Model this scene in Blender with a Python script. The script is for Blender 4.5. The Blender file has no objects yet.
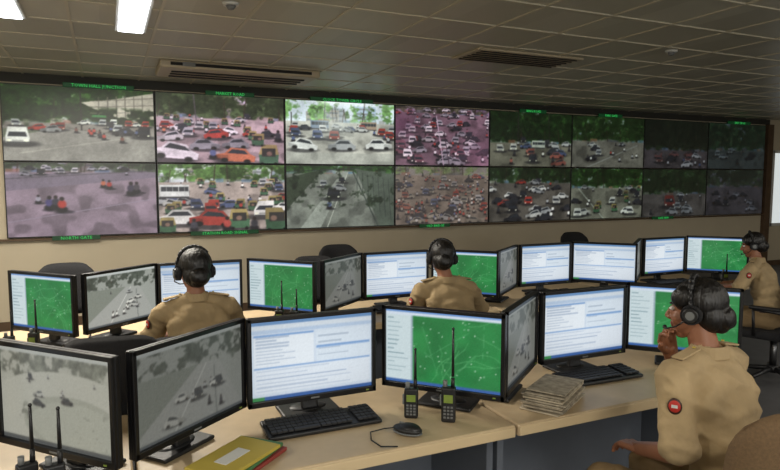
import bpy, bmesh, math, random
import numpy as np
from mathutils import Vector, Matrix, Euler, noise as mnoise
random.seed(3)
sc=bpy.context.scene
sc.view_settings.view_transform='Standard'
R=math.radians
# ---------------------------------------------------------------- materials
def s2l(c):
    return tuple(((x/255+.055)/1.055)**2.4 if x/255>.04045 else x/255/12.92 for x in c)
def mat(name,rgb,rough=.6,metal=0,noise=0,nscale=8,bump=0,bscale=60,emit=None,es=1,spec=.5,stretch=None,bdist=.01):
    m=bpy.data.materials.new(name); m.use_nodes=True
    nt=m.node_tree; b=nt.nodes['Principled BSDF']
    c=s2l(rgb)+(1,)
    b.inputs['Base Color'].default_value=c
    b.inputs['Roughness'].default_value=rough
    b.inputs['Metallic'].default_value=metal
    b.inputs['Specular IOR Level'].default_value=spec
    tc=nt.nodes.new('ShaderNodeTexCoord')
    src=tc.outputs['Object']
    if stretch:
        mp=nt.nodes.new('ShaderNodeMapping'); mp.inputs['Scale'].default_value=stretch
        nt.links.new(src,mp.inputs[0]); src=mp.outputs[0]
    if noise:
        n=nt.nodes.new('ShaderNodeTexNoise'); n.inputs['Scale'].default_value=nscale; n.inputs['Detail'].default_value=5
        nt.links.new(src,n.inputs['Vector'])
        r=nt.nodes.new('ShaderNodeValToRGB')
        r.color_ramp.elements[0].position=.3; r.color_ramp.elements[1].position=.7
        r.color_ramp.elements[0].color=tuple(x*(1-noise) for x in c[:3])+(1,)
        r.color_ramp.elements[1].color=tuple(min(1,x*(1+noise)) for x in c[:3])+(1,)
        nt.links.new(n.outputs['Fac'],r.inputs[0]); nt.links.new(r.outputs[0],b.inputs['Base Color'])
    if bump:
        n=nt.nodes.new('ShaderNodeTexNoise'); n.inputs['Scale'].default_value=bscale; n.inputs['Detail'].default_value=3
        nt.links.new(src,n.inputs['Vector'])
        bp=nt.nodes.new('ShaderNodeBump'); bp.inputs['Strength'].default_value=bump; bp.inputs['Distance'].default_value=bdist
        nt.links.new(n.outputs['Fac'],bp.inputs['Height']); nt.links.new(bp.outputs[0],b.inputs['Normal'])
    if emit:
        b.inputs['Emission Color'].default_value=s2l(emit)+(1,); b.inputs['Emission Strength'].default_value=es
    return m
M_black=mat('black_plastic',(24,24,26),.45,bump=.05,bscale=400)
M_bezel=mat('monitor_bezel',(19,19,21),.3)
M_key=mat('key_plastic',(34,34,37),.5)
M_fabric=mat('chair_fabric',(25,25,28),.9,noise=.3,nscale=120,bump=.2,bscale=300)
M_brownfab=mat('chair_brown_fabric',(104,82,56),.85,noise=.15,nscale=120,bump=.2,bscale=300)
M_chrome=mat('chair_metal',(120,120,122),.3,1)
M_desk=mat('desk_laminate',(194,172,138),.42,noise=.06,nscale=14)
M_edge=mat('desk_edge',(206,184,146),.5)
M_panel=mat('desk_panel',(98,104,114),.6,noise=.05)
M_floor=mat('floor_vinyl',(90,90,92),.55,noise=.15,nscale=5)
M_wall=mat('wall_paint',(190,178,154),.8,noise=.04,nscale=2)
M_strip=mat('wall_dark',(50,50,45),.7)
M_khaki=mat('khaki_shirt',(166,144,108),.85,noise=.14,nscale=9,bump=.5,bscale=11,bdist=.025)
M_pants=mat('khaki_trousers',(130,108,76),.85,noise=.1,bump=.3,bscale=14)
M_skin=mat('skin',(142,94,68),.5,noise=.05,nscale=20)
M_lip=mat('lips',(120,62,54),.5)
M_hair=mat('hair',(15,12,11),.42,noise=.4,nscale=60,bump=.8,bscale=70,stretch=(1,1,.15))
M_shoe=mat('shoe_leather',(30,20,14),.4)
M_belt=mat('belt_leather',(56,30,18),.5)
M_white=mat('white_plastic',(205,205,200),.5)
M_eye=mat('eye_white',(225,220,215),.3)
M_red=mat('badge_red',(180,44,34),.6)
M_grey=mat('grey_plastic',(110,112,112),.5)
M_paper=mat('newsprint',(158,148,130),.9,noise=.35,nscale=40)
M_paper2=mat('paper_edge',(180,168,146),.9,noise=.2,nscale=150,stretch=(.1,.1,3))
M_yellow=mat('folder_yellow',(180,160,66),.6,noise=.05)
M_green=mat('folder_green',(70,116,70),.6)
M_maroon=mat('folder_red',(140,56,50),.6)
M_lamp=mat('lamp_diffuser',(240,245,250),.5,emit=(240,246,255),es=9.0)
M_window=mat('window_glass',(200,205,210),.3,emit=(205,212,212),es=.9)
M_fillwin=mat('added_window_glass',(200,205,210),.3,emit=(225,232,236),es=1.0)  # glowing pane for the unseen windows added behind the camera
M_brown=mat('door_frame_wood',(84,64,46),.6,noise=.2)
M_led=mat('led_green',(10,60,25),.5,emit=(60,200,95),es=.9)
M_ledcase=mat('led_case',(16,44,26),.5,emit=(14,70,34),es=.4)
M_ac=mat('ac_casing',(176,162,136),.5)
M_slot=mat('vent_dark',(28,26,24),.8)
M_tbar=mat('ceiling_tbar',(190,182,160),.45)
M_lcd=mat('radio_lcd',(120,140,60),.4)
def ceil_mat():
    m=bpy.data.materials.new('ceiling_tile'); m.use_nodes=True
    nt=m.node_tree; b=nt.nodes['Principled BSDF']; b.inputs['Roughness'].default_value=.38
    tc=nt.nodes.new('ShaderNodeTexCoord')
    mp=nt.nodes.new('ShaderNodeMapping'); mp.inputs['Scale'].default_value=(1/.6,1/.6,0)
    nt.links.new(tc.outputs['Object'],mp.inputs[0])
    fl=nt.nodes.new('ShaderNodeVectorMath'); fl.operation='FLOOR'; nt.links.new(mp.outputs[0],fl.inputs[0])
    wn=nt.nodes.new('ShaderNodeTexWhiteNoise'); wn.noise_dimensions='2D'; nt.links.new(fl.outputs[0],wn.inputs['Vector'])
    r=nt.nodes.new('ShaderNodeValToRGB')
    r.color_ramp.elements[0].color=s2l((166,162,144))+(1,); r.color_ramp.elements[1].color=s2l((182,178,160))+(1,)
    nt.links.new(wn.outputs['Value'],r.inputs[0]); nt.links.new(r.outputs[0],b.inputs['Base Color'])
    n=nt.nodes.new('ShaderNodeTexNoise'); n.inputs['Scale'].default_value=3; nt.links.new(tc.outputs['Object'],n.inputs['Vector'])
    bp=nt.nodes.new('ShaderNodeBump'); bp.inputs['Strength'].default_value=.15; nt.links.new(n.outputs['Fac'],bp.inputs['Height'])
    nt.links.new(bp.outputs[0],b.inputs['Normal'])
    return m
M_ceil=ceil_mat()
def screen_mat():
    m=bpy.data.materials.new('display_picture'); m.use_nodes=True
    nt=m.node_tree; b=nt.nodes['Principled BSDF']
    b.inputs['Base Color'].default_value=(.012,.012,.013,1); b.inputs['Roughness'].default_value=.35
    a=nt.nodes.new('ShaderNodeAttribute'); a.attribute_name='Col'
    nt.links.new(a.outputs['Color'],b.inputs['Emission Color']); b.inputs['Emission Strength'].default_value=1
    try: m.cycles.emission_sampling='NONE'
    except: pass
    return m
M_screen=screen_mat()
# ---------------------------------------------------------------- mesh helpers
class P:
    def __init__(s): s.bm=bmesh.new(); s.mats=[]
    def mi(s,m):
        if m not in s.mats: s.mats.append(m)
        return s.mats.index(m)
    def add(s,t,m,M,smooth=False):
        i=s.mi(m)
        for f in t.faces:
            f.material_index=i
            f.smooth=(smooth is True) or (smooth=='side' and len(f.verts)==4)
        t.transform(M); me=bpy.data.meshes.new('t'); t.to_mesh(me); t.free()
        s.bm.from_mesh(me); bpy.data.meshes.remove(me)
    def box(s,c,size,m,rot=(0,0,0),bev=0,seg=2):
        t=bmesh.new(); bmesh.ops.create_cube(t,size=1)
        for v in t.verts: v.co=Vector((v.co.x*size[0],v.co.y*size[1],v.co.z*size[2]))
        if bev: bmesh.ops.bevel(t,geom=list(t.edges),offset=bev,segments=seg,affect='EDGES',profile=.5)
        s.add(t,m,Matrix.Translation(c)@Euler(rot).to_matrix().to_4x4(),smooth=False)
    def cyl(s,p1,p2,r1,r2,m,seg=20):
        p1=Vector(p1);p2=Vector(p2);d=p2-p1
        t=bmesh.new(); bmesh.ops.create_cone(t,cap_ends=True,segments=seg,radius1=r1,radius2=r2,depth=d.length)
        q=Vector((0,0,1)).rotation_difference(d.normalized())
        s.add(t,m,Matrix.Translation((p1+p2)/2)@q.to_matrix().to_4x4(),smooth='side')
    def ell(s,c,r,m,rot=(0,0,0),seg=20):
        t=bmesh.new(); bmesh.ops.create_uvsphere(t,u_segments=seg,v_segments=seg//2+2,radius=1)
        for v in t.verts: v.co=Vector((v.co.x*r[0],v.co.y*r[1],v.co.z*r[2]))
        s.add(t,m,Matrix.Translation(c)@Euler(rot).to_matrix().to_4x4(),smooth=True)
    def tube(s,pts,r,m,seg=10):
        for a,b in zip(pts[:-1],pts[1:]):
            s.cyl(a,b,r,r,m,seg); s.ell(b,(r,r,r),m,seg=8)
    def obj(s,name,parent=None,loc=None,rz=0,shared=None):
        me=bpy.data.meshes.new(name); s.bm.to_mesh(me); s.bm.free()
        for m in s.mats: me.materials.append(m)
        return mk(name,me,parent,loc,rz)
def mk(name,me,parent=None,loc=None,rz=0):
    o=bpy.data.objects.new(name,me); sc.collection.objects.link(o)
    if parent: o.parent=parent
    if loc is not None: o.location=loc
    o.rotation_euler=(0,0,rz)
    return o
def empty(name,loc,rz=0):
    o=mk(name,None,None,loc,rz); o.empty_display_size=.1; return o
# ---------------------------------------------------------------- painters
class Cv:
    def __init__(s,w,h,seed,bg=(0,0,0)):
        s.w,s.h=w,h; s.rs=np.random.RandomState(seed)
        s.a=np.ones((h*2,w*2,3))*np.array(bg,float)
        s.U,s.V=np.meshgrid((np.arange(w*2)+.5)/(w*2),(np.arange(h*2)+.5)/(h*2))
    def put(s,mask,col,al=1):
        m=(mask*al)[...,None]; s.a=s.a*(1-m)+np.array(col,float)*m
    def rect(s,u0,v0,u1,v1,col,al=1):
        s.put(((s.U>=u0)&(s.U<u1)&(s.V>=v0)&(s.V<v1)).astype(float),col,al)
    def ell(s,u,v,ru,rv,col,al=1):
        s.put(((((s.U-u)/ru)**2+((s.V-v)/rv)**2)<1).astype(float),col,al)
    def glow(s,u,v,ru,rv,col,al=1):
        s.put(np.exp(-((s.U-u)/ru)**2-((s.V-v)/rv)**2),col,al)
    def poly(s,pts,col,al=1):
        ins=np.zeros_like(s.U,bool); n=len(pts)
        for i in range(n):
            x1,y1=pts[i];x2,y2=pts[(i+1)%n]
            if y1==y2: continue
            c=((y1>s.V)!=(y2>s.V))&(s.U<(x2-x1)*(s.V-y1)/(y2-y1)+x1); ins^=c
        s.put(ins.astype(float),col,al)
    def line(s,p,q,w,col,al=1):
        px,py=p;qx,qy=q; asp=s.w/s.h
        dx,dy=(qx-px)*asp,qy-py; L=dx*dx+dy*dy+1e-9
        t=np.clip((((s.U-px)*asp)*dx+(s.V-py)*dy)/L,0,1)
        d=np.hypot((s.U-px)*asp-t*dx,s.V-py-t*dy); s.put((d<w/2).astype(float),col,al)
    def noise(s,n,asp=1.6):
        g=s.rs.rand(int(n)+2,int(n*asp)+2)
        x=s.U*(g.shape[1]-1.001);y=s.V*(g.shape[0]-1.001);xi=x.astype(int);yi=y.astype(int);fx=x-xi;fy=y-yi
        fx=fx*fx*(3-2*fx);fy=fy*fy*(3-2*fy)
        return (g[yi,xi]*(1-fx)+g[yi,xi+1]*fx)*(1-fy)+(g[yi+1,xi]*(1-fx)+g[yi+1,xi+1]*fx)*fy
    def foliage(s,v0,col,dens=.5,al=1,v1=2):
        n=.5*s.noise(8)+.3*s.noise(18)+.2*s.noise(40)
        k=np.clip((n-(1-dens))*9,0,1)*np.clip((s.V-v0-(s.noise(12)-.5)*.15)*18,0,1)*np.clip((v1-s.V)*18,0,1)
        s.put(k,col,al); sh=.5*s.noise(16)+.5*s.noise(34)
        s.a*=(1-.55*(k*sh))[...,None]
    def dot(s,u,v,ru,rv,col,al=1):
        s.put(np.clip(1.6-1.6*(((s.U-u)/ru)**2+((s.V-v)/rv)**2),0,1),col,al)
    def car(s,u,v,z,col):
        z=z*1.12; q=z*.56; rs=s.rs; f=rs.uniform(.75,1.0); col=tuple(c*f for c in col); dk=tuple(c*.62 for c in col)
        s.dot(u,v,q*1.0,z*.18,(30,30,34),.7)
        if rs.rand()<.6:
            d=1 if rs.rand()<.5 else -1; k=rs.uniform(-.16,.16)*z; X=lambda a:u+d*q*a
            s.poly([(X(-.75),v),(X(.3),v+k*.6),(X(.78),v+k+z*.06),(X(.78),v+k+z*.26),(X(.45),v+k+z*.32),(X(-.6),v+z*.32),(X(-.8),v+z*.22)],col)
            s.poly([(X(.3),v+k*.6),(X(.78),v+k+z*.06),(X(.78),v+k+z*.26),(X(.32),v+z*.28)],dk,.6)
            s.poly([(X(-.6),v+z*.3),(X(-.4),v+z*.55),(X(.2),v+z*.55+k),(X(.46),v+z*.3+k)],tuple(c*.95 for c in col))
            s.poly([(X(-.5),v+z*.32),(X(-.35),v+z*.48),(X(.14),v+z*.48+k),(X(.34),v+z*.32+k)],(44,48,54))
            s.dot(X(-.45),v+z*.02,q*.17,z*.11,(18,18,20)); s.dot(X(.45),v+z*.03+k,q*.17,z*.11,(18,18,20))
        else:
            k=rs.uniform(-.15,.15)*q
            s.poly([(u-q*.42,v),(u+q*.42,v),(u+q*.44,v+z*.3),(u+q*.34+k,v+z*.75),(u-q*.34+k,v+z*.75),(u-q*.44,v+z*.3)],col)
            s.poly([(u-q*.36,v+z*.32),(u+q*.36,v+z*.32),(u+q*.3+k,v+z*.52),(u-q*.3+k,v+z*.52)],(42,46,54))
            s.rect(u-q*.42,v,u+q*.42,v+z*.1,(36,36,40),.8); s.rect(u-q*.2,v+z*.12,u+q*.2,v+z*.18,dk,.8); s.dot(u-q*.32,v+z*.15,q*.09,z*.06,(235,235,215)); s.dot(u+q*.32,v+z*.15,q*.09,z*.06,(235,235,215))
    def auto(s,u,v,z):
        q=z*.56; s.dot(u,v,q*.6,z*.14,(30,30,34),.7); k=s.rs.uniform(-.14,.14)*q; g=s.rs.uniform(.75,1); A=lambda c:tuple(x*g for x in c)
        s.poly([(u-q*.38,v),(u+q*.38,v),(u+q*.42,v+z*.42),(u-q*.42,v+z*.42)],A((66,104,76))); s.poly([(u-q*.42,v+z*.38),(u-q*.3+k,v+z*.8),(u+q*.3+k,v+z*.8),(u+q*.42,v+z*.38)],A((160,144,92)))
        s.rect(u-q*.28,v+z*.3,u+q*.28,v+z*.64,(46,44,42)); s.dot(u+k,v+z*.42,q*.14,z*.12,(120,96,84)); s.dot(u-q*.28,v-z*.02,q*.09,z*.09,(15,15,15)); s.dot(u+q*.28,v-z*.02,q*.09,z*.09,(15,15,15))
    def bike(s,u,v,z,col):
        q=z*.56; s.dot(u+q*.1,v,q*.5,z*.11,(28,26,32),.65); s.dot(u,v+z*.12,q*.28,z*.2,(30,28,32)); s.dot(u,v+z*.38,q*.22,z*.24,col); s.dot(u,v+z*.64,q*.12,z*.12,(40,32,32))
    def bus(s,u,v,z,col):
        q=z*.56; s.rect(u-q*.9,v,u+q*.9,v+z*.9,col); s.rect(u-q*.85,v+z*.45,u+q*.85,v+z*.75,(50,54,60)); s.rect(u-q*.9,v,u+q*.9,v+z*.12,(60,60,64))
        for k in range(5): s.rect(u-q*.85+k*q*.36,v+z*.45,u-q*.82+k*q*.36,v+z*.75,col)
    def out(s,gain=1,tint=(1,1,1),haze=0,hc=(150,150,150),blur=0,sat=1,grain=2.5,con=1,tex=0):
        a=s.a
        if tex: a=a*(1+tex*(.5*s.noise(5)+.3*s.noise(24)+.3*s.noise(70)-.55))[...,None]
        for _ in range(blur):
            b=np.pad(a,((1,1),(1,1),(0,0)),'edge'); a=(b[:-2,1:-1]+b[2:,1:-1]+b[1:-1,:-2]+b[1:-1,2:]+a*2)/6
        a=a.reshape(s.h,2,s.w,2,3).mean((1,3)); a=a*(1-haze)+np.array(hc)*haze
        a=(a-a.mean())*con+a.mean()
        L=a.mean(-1,keepdims=True); a=L+(a-L)*sat
        a=np.clip(a*np.array(tint)*gain+s.rs.randn(s.h,s.w,1)*grain,0,255)/255
        return np.where(a>.04045,((a+.055)/1.055)**2.4,a/12.92)
def pic_mesh(name,arr,W,H):
    h,w,_=arr.shape
    xs=np.linspace(-W/2,W/2,w); zs=np.linspace(0,H,h)
    X,Z=np.meshgrid(xs,zs); co=np.zeros((h*w,3)); co[:,0]=X.ravel(); co[:,2]=Z.ravel()
    idx=np.arange(h*w).reshape(h,w)
    f=np.stack([idx[:-1,:-1],idx[:-1,1:],idx[1:,1:],idx[1:,:-1]],-1).reshape(-1,4)
    me=bpy.data.meshes.new(name)
    me.vertices.add(h*w); me.vertices.foreach_set('co',co.ravel())
    me.loops.add(f.size); me.loops.foreach_set('vertex_index',f.ravel().astype(np.int32))
    me.polygons.add(len(f)); me.polygons.foreach_set('loop_start',(np.arange(len(f))*4).astype(np.int32))
    me.update(calc_edges=True)
    ca=me.color_attributes.new('Col','FLOAT_COLOR','POINT')
    c4=np.ones((h*w,4)); c4[:,:3]=arr.reshape(-1,3); ca.data.foreach_set('color',c4.ravel())
    me.materials.append(M_screen); return me
WH=(228,228,226);SV=(172,174,178);RD=(168,62,54);DK=(52,52,58);BG=(190,180,150);BL=(84,96,134);OR=(188,112,78)
def crowd(c,n,u0,u1,v0,v1,kinds,z0,z1,cols):
    L=[(c.rs.uniform(v0,v1),c.rs.uniform(u0,u1)) for _ in range(n)]; L.sort(reverse=True)
    for v,u in L:
        z=z0+(z1-z0)*(v1-v)/(v1-v0); k=kinds[c.rs.randint(len(kinds))]; col=cols[c.rs.randint(len(cols))]
        if k=='c': c.car(u,v,z,col)
        elif k=='a': c.auto(u,v,z)
        elif k=='b': c.bike(u,v,z*.8,col)
        else: c.bus(u,v,z*1.2,col)
def trunks(c,v0,n):
    for _ in range(n):
        u=c.rs.uniform(0,1); t=c.rs.uniform(.15,.4); c.line((u,v0),(u+c.rs.uniform(-.03,.03),v0+t),c.rs.uniform(.008,.02),(50,40,32),.8)
def base(w,h,seed,sky,tree,treev,road,dens=.6):
    sky=(sky[0]*.98,sky[1]*1.0,sky[2]*1.05); tree=(tree[0]*.95,tree[1]*1.22,tree[2]*.82); road=(road[0]*1.02,road[1]*.995,road[2]*.98)
    c=Cv(w,h,seed,sky); n=c.noise(4); c.a+=((n-.5)*18)[...,None]
    for k in range(5):
        u=c.rs.uniform(-.1,.9); b=c.rs.uniform(.1,.25); t=treev+c.rs.uniform(.12,.36); g=c.rs.uniform(.68,.95); wm=[(1.05,.98,.88),(1,1,1),(.95,1,1.05)][k%3]
        c.rect(u,treev-.05,u+b,t,tuple(x*g*y for x,y in zip(sky,wm)))
        for q in range(3): c.rect(u+.01,t-.06-q*.08,u+b-.01,t-.03-q*.08,tuple(x*g*.72 for x in sky))
    c.foliage(treev,tuple(x*1.55 for x in tree),dens); c.foliage(treev+.03,tree,dens-.1); trunks(c,treev-.02,6)
    for k in range(8): u=c.rs.uniform(0,.95); c.rect(u,treev-.01,u+c.rs.uniform(.03,.1),treev+c.rs.uniform(.02,.07),[(160,156,150),(90,92,100),(156,104,88),(90,120,150)][k%4],.6)
    c.put(np.clip((treev+.02-c.V)*60,0,1),road); c.a*=(1-.25*(c.noise(5)-.5))[...,None]
    sh=np.clip((c.noise(7)-.55)*6,0,1)*np.clip((treev-c.V)*20,0,1); c.a*=(1-.22*sh)[...,None]
    return c
K=dict(blur=2,con=1.15,tex=.4)
def panels():  # gains fall towards the right: viewing-angle dimming baked into the picture colours
    w,h=176,99; o={}
    c=base(w,h,1,(190,190,184),(44,54,36),.5,(126,124,122),.8)
    c.poly([(.5,.8),(.72,.86),(1,.97),(1,.6),(.72,.6)],(172,166,156)); 
    for k in range(6): c.line((.62+k*.06,.62),(.62+k*.06,.88+k*.01),.012,(100,96,90))
    for k in range(3): c.line((.56,.66+k*.08),(1,.7+k*.1),.01,(108,102,96))
    c.foliage(.5,(42,62,32),.62,1,.76); c.line((.5,.95),(.5,.35),.02,(44,42,40)); c.line((.58,.62),(.66,.62),.03,(60,120,70))
    c.poly([(0,.0),(1,0),(1,.32),(.4,.44),(0,.4)],(136,133,130)); c.line((.1,.1),(.9,.36),.01,(164,160,154)); c.poly([(0,.3),(.3,.42),(.2,.45),(0,.42)],(92,98,84))
    crowd(c,12,0,.95,.4,.52,['c'],.09,.13,[DK,SV,WH,RD]); c.car(.09,.22,.27,WH); c.car(.3,.4,.14,SV); c.car(.78,.38,.16,DK); c.car(.92,.34,.18,DK)
    crowd(c,11,.45,.95,.26,.42,['b'],.12,.17,[DK,(110,70,62),BL,RD])
    o[0,0]=c.out(.97,(.99,1,.96),**K)
    c=base(w,h,2,(200,188,196),(62,62,56),.64,(162,150,152),.76)
    crowd(c,40,.0,1,.36,.68,['c','b','b','c','a'],.09,.16,[WH,SV,RD,DK,OR,WH]); c.line((.28,1),(.3,.55),.014,(80,76,80))
    c.car(.13,.04,.36,WH); c.car(.36,.2,.24,SV); c.car(.1,.34,.2,WH); c.car(.6,.24,.22,SV); c.car(.6,.02,.32,OR); c.auto(.87,.0,.36); c.auto(.78,.28,.22); c.car(.45,.36,.2,RD); c.bike(.42,.06,.24,BL); c.bike(.95,.34,.24,DK)
    o[1,0]=c.out(1,(1.02,.95,1.01),.1,(176,164,172),sat=.95,**K)
    c=base(w,h,3,(222,228,230),(110,118,104),.66,(186,188,182),.5)
    c.line((.35,1),(.33,.5),.015,(90,90,92)); c.line((.05,.8),(.05,.5),.02,(80,80,80)); c.bus(.3,.55,.16,(112,128,150)); c.bus(.75,.56,.15,(160,138,120))
    crowd(c,26,.02,.98,.34,.6,['c','b','c'],.1,.19,[WH,WH,SV,DK,RD,BL]); c.car(.15,.22,.26,WH); c.car(.5,.24,.26,SV); c.car(.85,.26,.26,WH); c.glow(.45,.62,.2,.22,(240,245,240),.5)
    c.rect(0,0,1,.18,(156,158,152),.45); c.glow(.5,1,.3,.06,(250,255,255),.8)
    o[2,0]=c.out(.94,(.98,1,.98),.1,(205,210,206),blur=2,con=1.12,tex=.3)
    c=base(w,h,4,(150,130,144),(70,56,62),.88,(114,96,106),.65)
    crowd(c,100,.0,1,.02,.94,['c','c','c','b','b'],.09,.18,[WH,SV,DK,RD,(124,84,94),DK,WH,SV]); c.line((.42,.85),(.5,0),.014,(200,186,196)); c.line((.5,.6),(.56,0),.014,(60,44,56)); c.glow(.05,.7,.15,.2,(110,64,96),.5); c.glow(.9,.2,.2,.3,(180,124,156),.3)
    o[3,0]=c.out(.9,(1,.92,.98),.08,(140,116,132),sat=.9,**K)
    w,h=128,72
    c=base(w,h,5,(164,172,164),(34,44,32),.42,(106,106,98),.8); c.line((.33,1),(.33,.4),.02,(40,38,36)); c.line((.7,1),(.72,.4),.015,(44,40,38))
    crowd(c,26,.05,.98,.04,.46,['c','b','b','c'],.12,.2,[WH,SV,(160,96,88),DK,BL]); c.bus(.58,.34,.16,(180,186,180)); o[4,0]=c.out(.78,(.97,1,.95),**K)
    c=base(w,h,6,(152,158,156),(48,58,44),.5,(116,116,110),.75); c.line((.2,.0),(.9,.45),.02,(146,146,142)); crowd(c,18,.1,.95,.1,.5,['c','b'],.1,.17,[WH,SV,DK,RD]); o[5,0]=c.out(.66,(.96,1,.97),**K)
    c=base(w,h,7,(122,122,124),(38,40,36),.36,(96,90,92),.85); crowd(c,16,.1,.98,.02,.36,['c','b'],.14,.2,[WH,DK,(140,90,86),BL]); o[6,0]=c.out(.46,(.95,.98,1.02),.1,(80,84,88),**K)
    c=base(w,h,8,(108,116,116),(44,54,48),.4,(84,90,90),.75); crowd(c,10,.1,.9,.1,.4,['c','b'],.12,.2,[SV,DK]); o[7,0]=c.out(.4,(.9,1,1.02),.15,(80,92,94),**K)
    w,h=176,99
    c=base(w,h,9,(140,136,140),(64,62,64),.86,(142,134,142),.7); c.poly([(0,.62),(1,.8),(1,.88),(0,.84)],(122,116,124)); c.line((0,.2),(1,.5),.01,(152,146,154)); c.line((0,.78),(1,.9),.012,(86,84,88)); crowd(c,14,0,1,.8,.92,['c','b'],.07,.1,[DK,WH,SV])
    c.bike(.27,.36,.26,(80,76,120)); c.bike(.31,.38,.24,(60,60,70)); c.bike(.35,.33,.28,(176,64,54)); c.bike(.63,.66,.16,OR); c.bike(.67,.64,.17,RD); c.bike(.82,.55,.26,(60,56,70)); c.bike(.86,.58,.22,(70,66,70)); c.bike(.2,.45,.16,SV)
    o[0,1]=c.out(.92,(1,.955,1.01),blur=2,con=1.1,tex=.25)
    c=base(w,h,10,(204,208,206),(74,84,62),.72,(162,154,150),.62); crowd(c,52,.0,1,.26,.74,['c','b','c','b','a'],.11,.19,[WH,SV,RD,WH,DK,BL]); c.bus(.12,.5,.22,(206,210,210))
    c.car(.14,.12,.34,WH); c.auto(.06,.0,.28); c.car(.4,.08,.36,RD); c.auto(.62,.04,.36); c.car(.82,.2,.3,WH); c.auto(.93,.0,.42); c.bike(.52,.0,.3,(170,70,64)); c.bike(.26,.0,.27,(60,60,70)); c.bike(.74,.0,.28,DK)
    o[1,1]=c.out(.96,(1,.98,.97),.08,(190,184,184),sat=.95,**K)
    c=base(w,h,11,(128,136,136),(60,72,56),.86,(116,122,118),.8); c.poly([(.5,.9),(.56,.9),(.3,0),(.12,0)],(150,154,148)); c.line((.55,.88),(.36,.0),.012,(186,188,180)); c.poly([(.62,.95),(1,.86),(1,.0),(.86,.0)],(84,92,84)); c.line((.6,.9),(.84,0),.02,(60,68,64)); c.poly([(0,.8),(.35,.95),(.3,.88),(0,.3)],(58,68,54))
    for k in range(7): c.line((.64+k*.05,.9-k*.02),(.64+k*.055,.6-k*.09),.01,(54,62,56))
    c.car(.42,.46,.22,(36,40,44)); c.car(.5,.72,.11,DK); c.car(.33,.66,.13,SV); c.car(.47,.6,.14,SV); c.bike(.38,.3,.2,BL); c.line((.0,.9),(.8,.97),.012,(50,56,56)); c.foliage(.3,(46,62,42),.42,.7)
    o[2,1]=c.out(.92,(.98,1,.97),**K)
    c=base(w,h,12,(136,132,124),(98,96,86),.84,(126,120,112),.5); crowd(c,190,0,1,.0,.84,['b','b','c','b'],.1,.17,[RD,(130,96,88),(146,84,72),SV,DK,(160,156,144),BL,WH]); o[3,1]=c.out(.82,(1,.96,.94),.35,(134,128,122),**K)
    w,h=128,72
    c=base(w,h,13,(138,144,138),(38,44,36),.7,(90,88,84),.75); crowd(c,38,0,1,.0,.74,['c','c','b'],.12,.22,[WH,WH,SV,DK,RD]); o[4,1]=c.out(.8,(.98,.99,.97),**K)
    c=base(w,h,14,(158,166,158),(44,56,40),.6,(118,120,112),.75); c.line((.1,.6),(.45,0),.02,(164,168,160)); crowd(c,26,.05,1,.02,.64,['c','c','b','a'],.11,.2,[WH,SV,DK]); o[5,1]=c.out(.72,(.96,1,.96),**K)
    c=base(w,h,15,(124,128,124),(40,48,38),.46,(96,92,90),.8); c.car(.42,.2,.3,(150,60,54)); crowd(c,13,.1,1,.04,.46,['c','b'],.12,.2,[SV,DK]); o[6,1]=c.out(.55,(.95,.99,1),.1,(84,88,88),**K)
    c=base(w,h,16,(112,110,114),(58,58,58),.6,(96,92,96),.65); crowd(c,14,.1,.9,.04,.6,['c','b'],.12,.2,[SV,DK]); o[7,1]=c.out(.44,(.94,.97,1.03),.2,(84,88,92),**K)
    return o
def scr_form(seed):
    c=Cv(120,76,seed,(210,220,234)); r=c.rs
    c.rect(0,.95,1,1,(104,144,192)); c.rect(0,.89,1,.95,(216,223,232)); c.rect(0,.84,1,.89,(184,202,226))
    c.rect(.02,.42,.5,.82,(230,235,242)); c.rect(.52,.42,.98,.82,(218,227,238)); c.rect(.02,.09,.98,.4,(225,231,240))
    for k in range(9):
        v=.79-k*.04; c.line((.04,v),(.04+r.uniform(.15,.4),v),.009,(146,163,190))
        if k%2: c.line((.54,v),(.54+r.uniform(.1,.38),v),.009,(150,164,184))
    for k in range(6): c.line((.04,.37-k*.05),(.04+r.uniform(.3,.85),.37-k*.05),.009,(162,177,202))
    c.rect(.02,.4,.98,.42,(130,165,212)); c.rect(.52,.6,.98,.63,(130,165,212)); c.rect(.02,.8,.5,.83,(130,165,212)); c.rect(0,0,1,.05,(56,96,160)); c.rect(0,0,.1,.05,(56,136,76))
    c.a*=(1-.05*((c.U-.5)**2+(c.V-.5)**2)*4)[...,None]
    return c.out(.98,(.985,1,1.0),blur=1)
def scr_map(seed):
    c=Cv(120,76,seed,(36,124,64)); r=c.rs
    n=c.noise(5); c.a+=((n-.5)*26)[...,None]*np.array([.4,1,.5])
    for k in range(16):
        p=(r.uniform(.2,1),r.uniform(0,.95)); ang=r.uniform(0,6.28)
        for q in range(6):
            ang+=r.uniform(-.6,.6); p2=(p[0]+.08*math.cos(ang),p[1]+.11*math.sin(ang)); c.line(p,p2,.008,(112,186,124),.6); p=p2
    for k in range(34): c.ell(r.uniform(.25,1),r.uniform(.05,.9),.005,.008,(215,225,210))
    for k in range(5): c.line((r.uniform(.3,.9),r.uniform(.1,.9)),(r.uniform(.3,.9),r.uniform(.1,.9)),.005,(150,205,160),.5)
    c.rect(0,.93,1,1,(206,218,232)); c.rect(0,.97,1,1,(96,138,196)); c.rect(0,0,.23,.93,(200,216,220))
    for k in range(13): c.line((.02,.88-k*.06),(.02+r.uniform(.05,.18),.88-k*.06),.01,(120,148,158))
    c.rect(.23,0,.245,.93,(150,170,180)); c.rect(0,0,1,.045,(56,96,160))
    return c.out(.98,blur=1)
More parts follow.
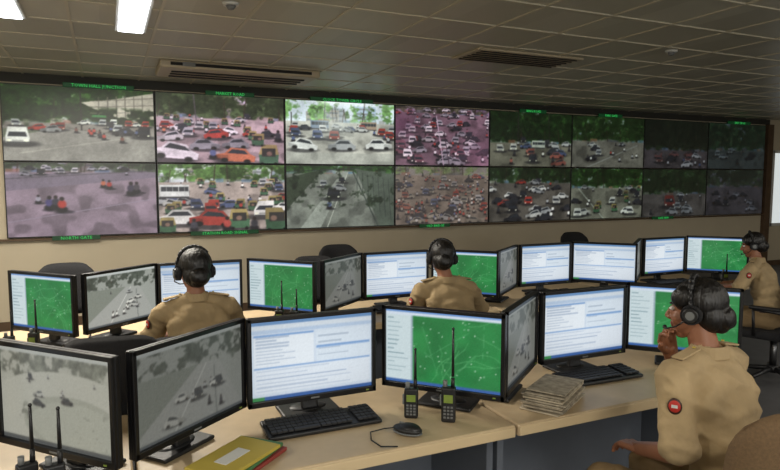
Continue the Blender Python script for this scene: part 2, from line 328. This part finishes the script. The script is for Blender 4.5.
def scr_cctv(seed,dim=1,hz=.15):
    c=Cv(120,76,seed,(150,154,152)); r=c.rs
    c.foliage(.66,(84,92,84),.6); c.poly([(0,0),(1,0),(.75,.66),(.5,.68),(.1,.5)],(158,160,160)); c.line((.3,0),(.62,.66),.016,(205,205,205)); c.line((.72,0),(.7,.6),.02,(110,114,114))
    c.poly([(0,.1),(0,.7),(.55,.68)],(120,126,120)); crowd(c,12,.25,.85,.08,.6,['c','b'],.08,.2,[WH,SV,DK]); c.rect(0,.95,1,1,(190,196,200)); c.rect(0,0,1,.04,(70,76,84))
    return c.out(dim,(1,1,.97),hz,(160,162,156),blur=2)
def scr_circle(seed):
    c=Cv(120,76,seed,(176,176,170)); r=c.rs
    c.foliage(.7,(140,144,134),.6); c.ell(.62,.3,.75,.5,(186,186,180)); c.ell(.66,.26,.45,.3,(160,162,154)); c.ell(.68,.25,.4,.25,(172,174,166)); c.foliage(.0,(150,154,144),.35,.6,.45)
    crowd(c,9,.1,.9,.4,.72,['c','b'],.07,.12,[WH,SV,DK]); c.rect(0,.95,1,1,(190,194,196)); c.rect(0,0,1,.05,(60,64,70)); return c.out(.86,(1,1,.96),.25,(176,174,166),blur=2)
# ---------------------------------------------------------------- room shell
XL,XR,YF,YB,ZC=-4.0,14.0,8.14,-4.5,2.90
p=P(); p.box(((XL+XR)/2,(YF+YB)/2,-.05),(XR-XL,YF-YB,.1),M_floor); p.obj('floor')
p=P(); p.box(((XL+XR)/2,(YF+YB)/2,ZC+.05),(XR-XL,YF-YB,.1),M_ceil)
x=XL+.2
while x<XR: p.box((x,(YF+YB)/2,ZC-.003),(.022,YF-YB,.008),M_tbar); x+=.6
y=YB+.24
while y<YF: p.box(((XL+XR)/2,y,ZC-.0035),(XR-XL,.022,.009),M_tbar); y+=.6
p.obj('ceiling')
for nm,c,s in [('wall_left',(XL-.05,(YF+YB)/2,ZC/2),(.1,YF-YB,ZC)),('wall_right',(XR+.05,(YF+YB)/2,ZC/2),(.1,YF-YB,ZC)),
               ('wall_back',((XL+XR)/2,YB-.05,ZC/2),(XR-XL+.2,.1,ZC)),('wall_front',((XL+XR)/2,YF+.05,ZC/2),(XR-XL+.2,.1,ZC))]:
    p=P(); p.box(c,s,M_wall); p.obj(nm)
p=P(); p.box(((XL+XR)/2,YF-.01,.05),(XR-XL,.02,.1),M_brown); p.obj('baseboard_front')
p=P(); p.box(((-1.2+11.9)/2,YF-.02,2.85),(13.1,.04,.1),M_strip); p.box(((-1.2+11.9)/2,YF-.03,1.035),(13.1,.06,.02),M_brown); p.obj('trim_1')
p=P(); p.box((12.55,YF-.02,1.55),(.9,.03,1.4),M_window)
for xx in (12.05,12.55,13.05): p.box((xx,YF-.03,1.55),(.06,.06,1.5),M_white,bev=.005)
for zz in (.83,2.28): p.box((12.55,YF-.03,zz),(1.06,.06,.06),M_white,bev=.005)
p.box((11.9,YF-.04,1.45),(.16,.08,2.7),M_brown,bev=.005)
p.obj('window_1')
def fillwin(name,cx,w,e):  # unseen window plus area light, added to brighten ceiling and officers' backs
    p=P(); p.box((cx,YB+.02,1.75),(w,.03,1.3),M_fillwin)
    n=int(w/1.0)
    for k in range(n+1): p.box((cx-w/2+k*w/n,YB+.035,1.75),(.06,.06,1.4),M_white,bev=.005)
    for zz in (1.07,2.43): p.box((cx,YB+.035,zz),(w+.06,.06,.06),M_white,bev=.005)
    o=p.obj(name)
    l=bpy.data.lights.new('added_fill','AREA'); l.shape='RECTANGLE'; l.size=w; l.size_y=1.3; l.energy=e; l.color=(1,.97,.9)
    d=bpy.data.objects.new('added_fill',l); sc.collection.objects.link(d); d.parent=o; d.location=(cx,YB+.09,1.75); d.rotation_euler=(R(90),0,0)
fillwin('added_window_2',-.2,5,110); fillwin('added_window_3',7.5,5,45)
# ---------------------------------------------------------------- video wall
VX0,VX1,VZ0,VZ1,VY=-1.03,11.75,1.056,2.78,8.07
cw=(VX1-VX0)/8; chh=(VZ1-VZ0)/2
vw=empty('video_wall',(0,VY,0))
pics=panels()
pp=P()
for i in range(8):
    for j in range(2):
        cx=VX0+cw*(i+.5); zb=VZ1-chh*(j+1)
        pp.box((cx,.035,zb+chh/2),(cw-.004,.06,chh-.004),M_bezel,bev=.004)
        me=pic_mesh('panel_picture',pics[i,j],cw-.03,chh-.026)
        mk('panel_picture_%d_%d'%(i,j),me,vw,(cx,.003,zb+.013))
pp.obj('panel_frames',vw)
def led(i,top,txt,w,dx=0):
    cx=VX0+cw*(i+.5)+dx; z=VZ1+.012 if top else VZ0-.012
    q=P(); q.box((cx,-.012,z),(w,.03,.05),M_ledcase,bev=.003); q.obj('led_sign_case',vw)
    cu=bpy.data.curves.new('led','FONT'); cu.body=txt; cu.size=.052; cu.align_x='CENTER'; cu.resolution_u=1
    t=bpy.data.objects.new('t',cu); sc.collection.objects.link(t); dg=bpy.context.evaluated_depsgraph_get()
    me=bpy.data.meshes.new_from_object(t.evaluated_get(dg)); bpy.data.objects.remove(t)
    me.materials.clear(); me.materials.append(M_led)
    o=mk('led_sign_text',me,vw,(cx,-.029,z-.019)); o.rotation_euler=(R(90),0,0)
led(0,True,'TOWN HALL JUNCTION',.75,.2); led(1,True,'MARKET ROAD',.6,.1); led(2,True,'CLOCK TOWER CIRCLE',.9,0); led(0,False,'NORTH GATE',.5,-.1)
led(1,False,'STATION ROAD SIGNAL',.85); led(3,False,'OLD BRIDGE',.5,-.15); led(7,True,'EAST CROSS',.6); led(6,False,'LAKE VIEW',.5,-.3); led(4,True,'RING ROAD',.5); led(5,True,'PARK GATE',.5)
# ---------------------------------------------------------------- ceiling fixtures
def troffer(x,y,sx,sy,e):
    r=empty('ceiling_light',(x,y,ZC))
    q=P(); q.box((0,0,-.012),(sx+.05,sy+.05,.02),M_white,bev=.004); q.box((0,0,-.024),(sx,sy,.012),M_lamp,bev=.003); q.obj('light_fixture',r)
    l=bpy.data.lights.new('lamp','AREA'); l.shape='RECTANGLE'; l.size=sx; l.size_y=sy; l.energy=e; l.color=(1,.925,.79)
    o=bpy.data.objects.new('lamp',l); sc.collection.objects.link(o); o.parent=r; o.location=(0,0,-.04)
E=60
for x,y,e in [(.22,4.85,1.15),(-.60,4.75,1.15),(-2.4,1.2,1),(.6,-1.2,.8),(3.4,-1.4,.7),(6.5,-.5,.8),(9.8,1.6,.55),(-2.4,6,.9)]:
    troffer(x,y,.18,1.15,E*e)
r=empty('air_conditioner',(1.35,6.9,ZC))
q=P(); q.box((0,0,-.04),(1.65,.62,.08),M_ac,bev=.02)
q.box((0,-.1,-.083),(1.4,.05,.012),M_slot); q.box((0,.05,-.083),(1.4,.05,.012),M_slot); q.box((0,.2,-.083),(1.4,.05,.012),M_slot)
q.box((0,-.313,-.04),(1.45,.012,.03),M_slot); q.box((-.55,-.315,-.04),(.12,.014,.04),M_grey); q.obj('cassette_unit',r)
r=empty('air_vent',(3.7,5.1,ZC)); q=P(); q.box((0,0,-.01),(1.2,.5,.02),M_ac,bev=.004)
for k in range(6): q.box((0,-.2+k*.077,-.022),(1.1,.026,.012),M_slot,rot=(R(15),0,0))
q.obj('vent_grille',r)
for (x,y) in [(4.78,4.23),(.81,4.36),(8.2,5.2)]:
    q=P(); q.cyl((0,0,0),(0,0,-.02),.055,.05,M_white); q.cyl((0,0,-.02),(0,0,-.045),.035,.02,M_grey); q.obj('smoke_detector',None,(x,y,ZC-.002))
# ---------------------------------------------------------------- furniture builders
DZ=.75
def desk(x0,x1,yf,yb):
    r=empty('office_desk',((x0+x1)/2,yf,0)); w=x1-x0-.012; d=yb-yf
    q=P(); q.box((0,d/2,DZ-.025),(w,d,.05),M_desk,bev=.008); q.box((0,.0,DZ-.026),(w-.01,.012,.04),M_edge,bev=.004); q.obj('desk_top',r)
    q=P(); q.box((0,d-.12,.36),(w-.05,.025,.66),M_panel)
    for sx in (-1,1): q.box((sx*(w/2-.02),d/2+.05,.35),(.03,d-.2,.70),M_panel)
    q.box((.0,d-.15,.02),(w-.1,.04,.04),M_black); q.box((0,d*.5,.66),(w-.08,.03,.06),M_grey); q.obj('desk_frame',r)
MW,MH=.53,.35
ZM=.078
def mon_body():
    q=P(); zb=ZM
    q.box((0,.012,zb+MH/2),(MW,.022,MH),M_bezel,bev=.005)
    b=.017
    q.box((0,-.004,zb+MH-b/2),(MW,.014,b),M_bezel,bev=.003); q.box((0,-.004,zb+b*.7),(MW,.014,b*1.4),M_bezel,bev=.003)
    for s in (-1,1): q.box((s*(MW/2-b/2),-.004,zb+MH/2),(b,.014,MH),M_bezel,bev=.003)
    q.box((0,.038,zb+MH/2),(MW*.7,.035,MH*.65),M_black,bev=.014)
    q.box((0,.085,.125),(.07,.03,.22),M_black,rot=(R(-8),0,0),bev=.008)
    q.box((0,.095,.010),(.24,.15,.016),M_black,bev=.007); q.ell((0,.095,.017),(.08,.05,.012),M_black)
    q.box((0,.062,zb+MH*.4),(.12,.05,.12),M_black,bev=.01)
    q.box((MW/2-.04,-.012,zb+.012),(.012,.004,.005),M_lcd); q.box((0,-.0118,zb+.012),(.035,.002,.006),M_grey)
    me=bpy.data.meshes.new('monitor_body'); q.bm.to_mesh(me); q.bm.free()
    for m in q.mats: me.materials.append(m)
    return me
MB=mon_body(); SW,SH=MW-.034,MH-.04
SC={'form':[pic_mesh('s',scr_form(s),SW,SH) for s in (1,2,3)],'map':[pic_mesh('s',scr_map(s),SW,SH) for s in (5,6,7)],
    'cctv':[pic_mesh('s',scr_cctv(9,1),SW,SH),pic_mesh('s',scr_cctv(10,.68,.3),SW,SH)],'plot':[pic_mesh('s',scr_circle(4),SW,SH)]}
def monitor(x,y,yaw,kind,i=0):
    r=empty('computer_monitor',(x,y,DZ),R(yaw)); mk('monitor_body',MB,r)
    mk('monitor_screen',SC[kind][i%len(SC[kind])],r,(0,.0005,ZM+.023))
def kb_mesh():
    q=P(); q.box((0,0,.015),(.45,.155,.016),M_black,rot=(R(4),0,0),bev=.005)
    for rr in range(5):
        y=-.052+rr*.026; 
        for cc in range(15):
            if rr==0 and 3<cc<9: continue
            q.box((-.2+cc*.0212,y,.026+rr*.0018),(.0185,.021,.007),M_key,bev=0)
        for cc in range(4): q.box((.14+cc*.0205,y,.026+rr*.0018),(.0175,.021,.007),M_key)
    q.box((-.2+6*.0212,-.052,.026),(.1,.021,.007),M_key)
    me=bpy.data.meshes.new('keyboard'); q.bm.to_mesh(me); q.bm.free()
    for m in q.mats: me.materials.append(m)
    return me
KB=kb_mesh()
def chair(x,y,yaw,top=.92,fab=None):
    fab=fab or M_fabric
    r=empty('office_chair',(x,y,0),R(yaw))
    q=P(); q.box((0,0,.425),(.5,.48,.07),fab,bev=.03,seg=4); q.obj('seat',r)
    q=P(); q.cyl((0,0,.1),(0,0,.40),.028,.028,M_chrome); q.cyl((0,0,.08),(0,0,.14),.05,.04,M_black)
    for k in range(5):
        a=k*1.2566+.3; c_,s_=math.cos(a),math.sin(a)
        q.cyl((0,0,.11),(.28*c_,.28*s_,.075),.024,.016,M_black,10); q.cyl((.28*c_-.012*s_,.28*s_+.012*c_,.03),(.28*c_+.012*s_,.28*s_-.012*c_,.03),.03,.03,M_black,12); q.cyl((.28*c_,.28*s_,.03),(.28*c_,.28*s_,.08),.01,.01,M_black,8)
    q.obj('base',r)
    q=P(); H=top-.56
    t=bmesh.new(); nx,nz=14,12; grid=[]
    for side in (0,1):
        g=[]
        for iz in range(nz+1):
            row=[]
            for ix in range(nx+1):
                u=ix/nx*2-1; v=iz/nz*2-1
                uu=u*math.sqrt(max(0,1-abs(v)**5*.35)); vv=v*math.sqrt(max(0,1-abs(u)**5*.35))
                edge=(1-abs(u)**6)*(1-abs(v)**6); th=.035*edge**.5
                yy=-.25+.07*(abs(uu)**2)-.03*vv + (th if side else -th)
                row.append(t.verts.new((uu*.235,yy,.56+H/2+vv*H/2)))
            g.append(row)
        grid.append(g)
    for side in (0,1):
        g=grid[side]
        for iz in range(nz):
            for ix in range(nx):
                f=[g[iz][ix],g[iz][ix+1],g[iz+1][ix+1],g[iz+1][ix]]
                t.faces.new(f if side==0 else f[::-1])
    bmesh.ops.remove_doubles(t,verts=list(t.verts),dist=.0015)
    q.add(t,fab,Matrix.Identity(4),smooth=True); q.obj('backrest',r)
    q=P(); q.box((0,-.265,.5),(.07,.02,.28),M_black,rot=(R(6),0,0),bev=.006); q.box((0,-.15,.385),(.07,.26,.02),M_black,bev=.006)
    for s in (-1,1):
        q.tube([(s*.25,-.12,.42),(s*.3,-.12,.5),(s*.3,-.14,.64),(s*.29,.1,.65)],.014,M_black)
        q.box((s*.29,.0,.665),(.055,.27,.03),M_black,bev=.013,seg=3)
        q.cyl((s*.25,.1,.42),(s*.3,.1,.64),.012,.012,M_black,10)
    q.obj('armrests',r)
    return r
def radio(x,y,yaw,h=1.0,ant=.17):
    r=empty('walkie_talkie',(x,y,DZ+.001),R(yaw)); q=P()
    q.box((0,0,.062*h),(.056,.034,.122*h),M_black,bev=.007,seg=3); q.box((0,-.019,.085*h),(.036,.004,.028*h),M_lcd,bev=.001)
    for a in range(3):
        for b in range(4): q.box((-.014+a*.014,-.019,.02*h+b*.012*h),(.009,.004,.007),M_grey)
    q.cyl((.016,0,.12*h),(.016,0,.12*h+.04),.008,.007,M_black,12); q.cyl((.016,0,.16*h),(.016,0,.16*h+ant),.006,.004,M_black,12); q.ell((.016,0,.16*h+ant),(.0055,.0055,.006),M_black)
    q.cyl((-.014,0,.12*h),(-.014,0,.145*h),.009,.009,M_grey,12); q.box((-.031,0,.075*h),(.008,.02,.04),M_grey,bev=.003); q.obj('radio_body',r)
PIT=1.374
Y1,YE1=2.328,1.93
Y2,YE2=4.164,3.77
def station(cx,y0,kinds,kbd=True,wdx=0):
    for (dx,dy,a),(k,i) in zip([(-.476,-.135,39),(0,0,0),(.50+wdx,-.145,-48)],kinds): 
        if k: monitor(cx+dx,y0+dy,a,k,i)
    if kbd: mk('keyboard',KB,None,(cx,y0-.088,DZ+.001),R(random.uniform(-3,2)))
C0=.73
for k in (-1,0,1): desk(C0+.012+PIT*(k-.5),C0+.012+PIT*(k+.5),YE1,Y1+.36)
station(C0-PIT-.03,Y1,[('cctv',0),('form',0),('plot',0)])
station(C0,Y1,[('cctv',1),('form',1),('map',0)])
station(C0+.01+PIT,Y1,[('cctv',1),('form',2),('map',1)])
C2=.565
for j in range(-2,4): desk(C2+PIT*(j-.5),C2+PIT*(j+.5),YE2,Y2+.36)
station(C2-2*PIT,Y2,[('cctv',0),('form',1),('map',2)])
station(C2-PIT-.14,Y2,[('cctv',0),('form',2),('map',1)],wdx=.09)
station(C2-.02,Y2,[('cctv',0),('form',0),('map',2)],wdx=-.01)
station(C2+PIT+.02,Y2,[('cctv',1),('form',1),('map',0)])
station(C2+.03+2*PIT,Y2,[('cctv',1),('form',2),('form',0)])
station(C2+.03+3*PIT,Y2,[('cctv',1),('form',0),('map',1)],wdx=.02)
radio(1.085,2.17,-30,1,.12); radio(1.2,2.07,-35,1.15,.19); radio(-.24,2.03,20,1.05,.13); radio(-.165,1.975,10,1.1,.12)
radio(C2+.42,Y2-.3,-30,1,.15); radio(C2+.5,Y2-.36,-30,1,.1); radio(C2-PIT+.42,Y2-.32,-30,1,.14); radio(C2-PIT+.3,Y2-.3,-10,.9,.1); radio(C2+3*PIT+.44,Y2-.32,-20,1,.12)
r=empty('computer_mouse',(1.0,2.03,DZ+.004),R(35)); q=P(); q.ell((0,0,.016),(.035,.06,.016),M_black,seg=24); q.ell((0,-.01,.02),(.031,.045,.02),M_black,seg=24); q.box((0,.025,.036),(.006,.02,.006),M_grey,bev=.002); q.ell((0,0,.006),(.036,.061,.006),M_grey)
q.tube([(0,.05,.012),(-.02,.09,.006),(-.07,.12,.004),(-.13,.08,.004),(-.16,.02,.004),(-.13,-.03,.004)],.0025,M_black,6); q.obj('mouse_body',r)
r=empty('newspaper_stack',(1.715,2.06,DZ+.001),R(30)); q=P()
for k in range(9): q.box((random.uniform(-.012,.012),random.uniform(-.01,.01),.004+k*.0085),(.29,.17,.0075),M_paper if k%3 else M_paper2,rot=(0,0,R(random.uniform(-4,4))),bev=.003)
q.box((.0,.0,.081),(.27,.16,.006),M_paper,rot=(R(1),R(2),R(4)),bev=.003); q.obj('papers',r)
r=empty('file_folder',(.37,2.035,DZ+.001),R(42)); q=P(); q.box((0,0,.008),(.32,.18,.014),M_maroon,bev=.003); q.box((0,.005,.022),(.31,.175,.014),M_green,rot=(0,0,R(3)),bev=.003); q.box((-.02,0,.036),(.28,.17,.012),M_yellow,rot=(0,0,R(-3)),bev=.003); q.box((-.03,.0,.0435),(.12,.05,.002),M_white,rot=(0,0,R(-3))); q.obj('folders',r)
# ---------------------------------------------------------------- organic builder
def basis(d):
    d=Vector(d).normalized(); q=Vector((0,0,1)).rotation_difference(d); return q.to_matrix()
class Org:
    def __init__(s): s.pr=[]; s.bm=bmesh.new()
    def cap(s,p1,p2,r1,r2,lab):
        p1=Vector(p1);p2=Vector(p2); s.pr.append(('c',np.array(p1),np.array(p2),r1,r2,lab))
        B=basis(p2-p1); L=(p2-p1).length; n=16; prof=[]
        for k in range(1,6): a=-math.pi/2+k*math.pi/10; prof.append((r1*math.sin(a),r1*math.cos(a)))
        for k in range(0,5): a=k*math.pi/10; prof.append((L+r2*math.sin(a),r2*math.cos(a)))
        T=lambda x,y,z: s.bm.verts.new(p1+B@Vector((x,y,z)))
        bot=T(0,0,-r1); rings=[[T(r*math.cos(t*2*math.pi/n),r*math.sin(t*2*math.pi/n),z) for t in range(n)] for z,r in prof]; top=T(0,0,L+r2)
        for a,b in zip(rings[:-1],rings[1:]):
            for t in range(n): s.bm.faces.new((a[t],a[(t+1)%n],b[(t+1)%n],b[t]))
        for t in range(n):
            s.bm.faces.new((bot,rings[0][(t+1)%n],rings[0][t])); s.bm.faces.new((top,rings[-1][t],rings[-1][(t+1)%n]))
    def ell(s,c,r,lab,rot=(0,0,0)):
        Rm=Euler(rot).to_matrix(); s.pr.append(('e',np.array(c),np.array(r),np.array(Rm),lab))
        g=bmesh.ops.create_uvsphere(s.bm,u_segments=20,v_segments=14,radius=1)
        for v in g['verts']: v.co=Rm@Vector((v.co.x*r[0],v.co.y*r[1],v.co.z*r[2]))+Vector(c)
    def build(s,name,voxel,sm,mm,parent,M=None,cloth=None,seed=0):
        me=bpy.data.meshes.new('o'); s.bm.to_mesh(me); s.bm.free()
        o=bpy.data.objects.new('o',me); sc.collection.objects.link(o)
        m=o.modifiers.new('r','REMESH'); m.mode='VOXEL'; m.voxel_size=voxel
        if sm: m=o.modifiers.new('s','SMOOTH'); m.factor=.5; m.iterations=sm
        dg=bpy.context.evaluated_depsgraph_get(); n=bpy.data.meshes.new_from_object(o.evaluated_get(dg)); bpy.data.objects.remove(o)
        N=len(n.polygons); ct=np.zeros(N*3); n.polygons.foreach_get('center',ct); ct=ct.reshape(-1,3)
        best=np.full(N,9.); lab=np.zeros(N,np.int32); keys=list(mm.keys())
        for q in s.pr:
            if q[0]=='c':
                d=q[2]-q[1]; t=np.clip(((ct-q[1])@d)/(d@d+1e-12),0,1); D=np.linalg.norm(ct-q[1]-t[:,None]*d,axis=1)-(q[3]+(q[4]-q[3])*t)
            else:
                l=(ct-q[1])@q[3]; D=(np.linalg.norm(l/q[2],axis=1)-1)*min(q[2])
            k=keys.index(q[-1]); w=D<best; best[w]=D[w]; lab[w]=k
        for k in keys: n.materials.append(mm[k])
        n.polygons.foreach_set('material_index',lab); n.polygons.foreach_set('use_smooth',np.ones(N,bool))
        if cloth:
            ok=np.zeros(len(n.vertices),bool)
            ci=[keys.index(c) for c in cloth]
            for pl in n.polygons:
                if pl.material_index in ci:
                    for vi in pl.vertices: ok[vi]=True
            nr=[v.normal.copy() for v in n.vertices]
            for v in n.vertices:
                if ok[v.index]:
                    c=v.co; q=Vector((c.x*5+seed*3.1,c.y*5,c.z*9+c.x*3))
                    d1=1-abs(mnoise.noise(q))*3.2; d2=1-abs(mnoise.noise(q*2.1+Vector((7,1,3))))*3
                    v.co=c+nr[v.index]*(max(0,d1)*.009+max(0,d2)*.004-.003)
        if M is not None: n.transform(M)
        n.update(); return mk(name,n,parent)
def hand(parent,wrist,d,pn,ts,curl):
    w=Vector(wrist); f=Vector(d).normalized(); n=Vector(pn); n=(n-f*n.dot(f)).normalized(); t=f.cross(n).normalized()*ts
    o=Org(); Ls=[.078,.084,.08,.072]
    for k in range(4):
        off=t*(.027-.018*k); kn=w+f*Ls[k]+off; o.cap(w+off*.55,kn,.014,.0115,'s')
        a=curl*.6+k*.04; p0=kn; r=.0095-.0006*k
        for q,l in enumerate([.038,.026,.02]):
            l*= [.95,1.05,1,.82][k]; dd=(f*math.cos(a)+n*math.sin(a)).normalized(); p1=p0+dd*l; o.cap(p0,p1,r,r*.9,'s'); p0=p1; r*=.9; a+=curl
    o.cap(w+f*.015,w+f*.045+t*.03+n*.008,.016,.013,'s')
    a0=w+f*.045+t*.03+n*.008; a1=a0+(f*.8+t*.45+n*.3).normalized()*.032; a2=a1+(f*.9+t*.1+n*.45).normalized()*.026; o.cap(a0,a1,.012,.0105,'s'); o.cap(a1,a2,.0105,.009,'s')
    o.cap(w-f*.03,w+f*.02,.021,.02,'s')
    o.build('hand',.0035,3,{'s':M_skin},parent)
def officer(x,y,yaw,lean,head_yaw,head_pitch,L,Rr,hands,scale=1,lat=0,bun=True,hs=.94,drop=0):
    r=empty('police_officer',(x,y,0),R(yaw)); r.scale=(scale,)*3
    nb=Vector((lat,lean,1.09-drop)); hc=Vector((lat*1.3,lean+.045,1.22-drop*1.1))
    o=Org(); 
    o.ell((0,-.01,.57),(.17,.13,.105),'p'); o.ell((0,lean*.15,.70),(.146,.112,.12),'t'); o.ell((lat*.4,lean*.35,.79),(.148,.112,.12),'t'); o.ell((lat*.6,lean*.6-.008,.88),(.156,.112,.13),'t'); o.ell((lat*.9,lean*.85-.008,.975-drop),(.160,.098,.095),'t')
    o.ell((0,lean*.1,.635),(.160,.124,.02),'b')
    for s in (-1,1):
        o.ell((lat*.7+s*.065,lean*.75+.07,.90),(.055,.048,.052),'t')
        sh=Vector((lat+s*.165,lean*.97+.01,1.015-drop)); el=Vector(L[0] if s<0 else Rr[0]); wr=Vector(L[1] if s<0 else Rr[1])
        o.cap(nb+Vector((s*.03,-.005,-.02)),sh,.044,.053,'t'); o.ell((lat+s*.09,lean*.82-.05,.94-drop),(.07,.05,.08),'t')
        mid=sh+(el-sh)*.84; o.cap(sh,mid,.057,.058,'t'); o.cap(mid,sh+(el-sh)*.9,.058,.061,'t'); o.cap(sh,el,.045,.038,'s'); o.cap(el,wr,.038,.025,'s')
        o.cap((s*.09,0,.555),(s*.13,.42,.53),.09,.062,'p'); o.cap((s*.13,.42,.53),(s*.13,.36,.12),.062,.045,'p'); o.cap((s*.13,.34,.06),(s*.14,.5,.045),.042,.038,'f'); o.ell((s*.14,.44,.022),(.045,.12,.02),'f')
    o.cap(nb-Vector((0,.0,.03)),hc+Vector((0,-.02,-.06)),.050,.045,'s')
    o.build('body',.008,2,{'t':M_khaki,'p':M_pants,'b':M_belt,'s':M_skin,'f':M_shoe},r,None,('t','p'),x)
    q=P()
    for k in range(24):
        a=k*2*math.pi/24; 
        if abs(a-math.pi/2)<.25: continue
        q.box(nb+Vector((math.cos(a)*.06,math.sin(a)*.056-.005,.0)),(.02,.008,.042),M_khaki,rot=(R(-14),0,a+math.pi/2),bev=.003)
    for s in (-1,1):
        a=nb+Vector((s*.07,-.005,.006)); b=Vector((lat+s*.165,lean*.97+.01,1.078-drop)); mid=(a+b)/2; ang=math.atan2((b-a).z,abs((b-a).x))
        q.box(mid+Vector((0,0,.007)),(.105,.04,.007),M_khaki,rot=(0,-s*ang,0),bev=.002); q.box(b+Vector((-s*.012,0,.005)),(.022,.042,.008),M_belt,rot=(0,-s*ang,0),bev=.002); q.ell(a+Vector((s*.015,0,.014)),(.006,.006,.003),M_yellow)
    sh=Vector((lat-.165,lean*.97+.01,1.015-drop)); el=Vector(L[0]); mid=sh+(el-sh)*.35; dd=(el-sh).normalized(); n=Vector((-.85,-.45,.1)); n=(n-dd*n.dot(dd)).normalized()
    ez=math.atan2(n.y,n.x); c_=mid+n*.062
    q.ell(c_,(.006,.022,.027),M_belt,rot=(0,0,ez)); q.ell(c_+n*.003,(.005,.018,.02),M_red,rot=(0,0,ez)); q.box(c_+n*.0075,(.002,.018,.01),M_white,rot=(0,0,ez))
    q.obj('collar_and_badges',r)
    HM=Matrix.Translation(hc)@Euler((R(head_pitch),0,R(head_yaw)),'XYZ').to_matrix().to_4x4()@Matrix.Scale(hs,4)
    h=Org(); h.ell((0,-.012,.022),(.073,.09,.088),'s'); h.ell((0,.02,-.03),(.06,.067,.08),'s'); h.ell((0,.052,-.088),(.03,.028,.024),'s'); h.ell((.032,.05,-.03),(.026,.03,.03),'s'); h.ell((-.032,.05,-.03),(.026,.03,.03),'s')
    h.cap((0,.084,.008),(0,.1,-.024),.007,.0115,'s'); h.ell((.01,.092,-.03),(.009,.009,.008),'s'); h.ell((-.01,.092,-.03),(.009,.009,.008),'s')
    h.ell((0,.083,-.052),(.023,.010,.006),'l'); h.ell((0,.081,-.062),(.02,.010,.007),'l')
    for s in (-1,1): h.ell((s*.075,-.005,-.012),(.009,.02,.03),'s'); h.cap((s*.014,.083,.026),(s*.045,.072,.028),.005,.004,'h')
    h.build('head',.0045,2,{'s':M_skin,'l':M_lip,'h':M_hair},r,HM)
    q=P()
    for s in (-1,1): q.ell((s*.029,.074,.008),(.014,.011,.008),M_eye); q.ell((s*.029,.082,.008),(.006,.004,.006),M_black)
    pts=[(math.cos(a)*.094,-.005,.02+math.sin(a)*.108) for a in [k*math.pi/14 for k in range(15)]]; q.tube(pts,.0065,M_black,8)
    pts=[(p_[0]*.99,p_[1],p_[2]+.003) for p_ in pts[3:12]]; q.tube(pts,.011,M_black,8)
    for s in (-1,1):
        q.cyl((s*.074,-.003,-.008),(s*.098,-.003,-.008),.038,.036,M_fabric,24); q.cyl((s*.097,-.003,-.008),(s*.108,-.003,-.008),.031,.025,M_black,24); q.cyl((s*.1,-.003,-.008),(s*.1095,-.003,-.008),.017,.016,M_grey,20)
        q.tube([(s*.094,-.005,.02),(s*.1,-.004,-.005)],.007,M_black,8)
    q.tube([(-.1,.0,-.015),(-.095,.05,-.05),(-.06,.095,-.066),(-.03,.108,-.066)],.003,M_black,8); q.ell((-.025,.108,-.066),(.011,.008,.008),M_black)
    q.bm.transform(HM); q.obj('headset_and_eyes',r)
    g=Org(); g.ell((0,-.022,.036),(.084,.098,.088),'h'); g.ell((0,-.055,-.02),(.074,.06,.07),'h')
    for s in (-1,1): g.ell((s*.052,.02,.05),(.034,.052,.045),'h')
    if bun:
        g.ell((0,-.104,-.03),(.048,.034,.044),'h'); g.ell((.012,-.112,-.045),(.032,.024,.027),'h'); g.ell((0,-.085,-.06),(.04,.03,.03),'h')
    g.build('hair',.005,2,{'h':M_hair},r,HM)
    for hd in hands: hand(r,*hd)
    return r
def tsign(d,pn,want):
    f=Vector(d).normalized(); n=Vector(pn); n=(n-f*n.dot(f)).normalized(); t=f.cross(n); return 1 if t.dot(Vector(want))>0 else -1
def hnd(w,d,pn,want,curl): return (w,d,pn,tsign(d,pn,want),curl)
typ=[((-.24,.20,.84),(-.13,.42,.80)),((.24,.20,.84),(.13,.42,.80))]
th=[hnd((-.13,.42,.80),(.1,1,-.12),(0,0,-1),(1,0,0),.3),hnd((.13,.42,.80),(-.1,1,-.12),(0,0,-1),(-1,0,0),.3)]
officer(.43,3.33,0,.06,6,-8,typ[0],typ[1],th,hs=1,lat=-.012); chair(.36,3.26,-6,.98)
officer(2.0,3.33,-8,.09,-14,-14,typ[0],typ[1],th,lat=-.05,drop=.015); chair(2.0,3.27,-8)
officer(5.12,3.40,22,.12,22,-14,typ[0],typ[1],th,scale=.96,drop=.02); chair(5.12,3.35,22)
L4=((-.215,.06,.785),(-.125,.27,.705)); R4=((.19,.33,.89),(.015,.25,1.035))
h4=[hnd(L4[1],(.35,1,-.15),(0,0,-1),(1,0,0),.4),hnd(R4[1],(-.5,-.06,.85),(-.3,-.9,0),(-.5,0,-.6),.55)]
officer(1.91,1.365,8,.10,20,-6,L4,R4,h4,scale=1.025,hs=.9,lat=-.015); chair(1.875,1.29,-16,1.06,M_brownfab)
# empty chairs
chair(.03,3.02,-8,1.065); chair(3.3,3.1,20,.92); chair(-.34,5.7,180,1.0); chair(1.7,5.3,170,1.0); chair(5.56,6.15,180,1.03); chair(3.15,1.62,188,1.14); chair(-1.4,5.7,175,1.0); chair(2.3,6.2,180,1.0)
# ---------------------------------------------------------------- world + camera
w=bpy.data.worlds.new('world'); sc.world=w; w.use_nodes=True; w.node_tree.nodes['Background'].inputs[0].default_value=(.5,.5,.5,1); w.node_tree.nodes['Background'].inputs[1].default_value=.1
cam=bpy.data.cameras.new('camera'); co=bpy.data.objects.new('camera',cam); sc.collection.objects.link(co)
cam.sensor_width=36; cam.lens=620/780*36; cam.clip_start=.05
co.location=(0,0,1.70); co.rotation_euler=(R(90-4.98),0,R(-24.55)); sc.camera=co
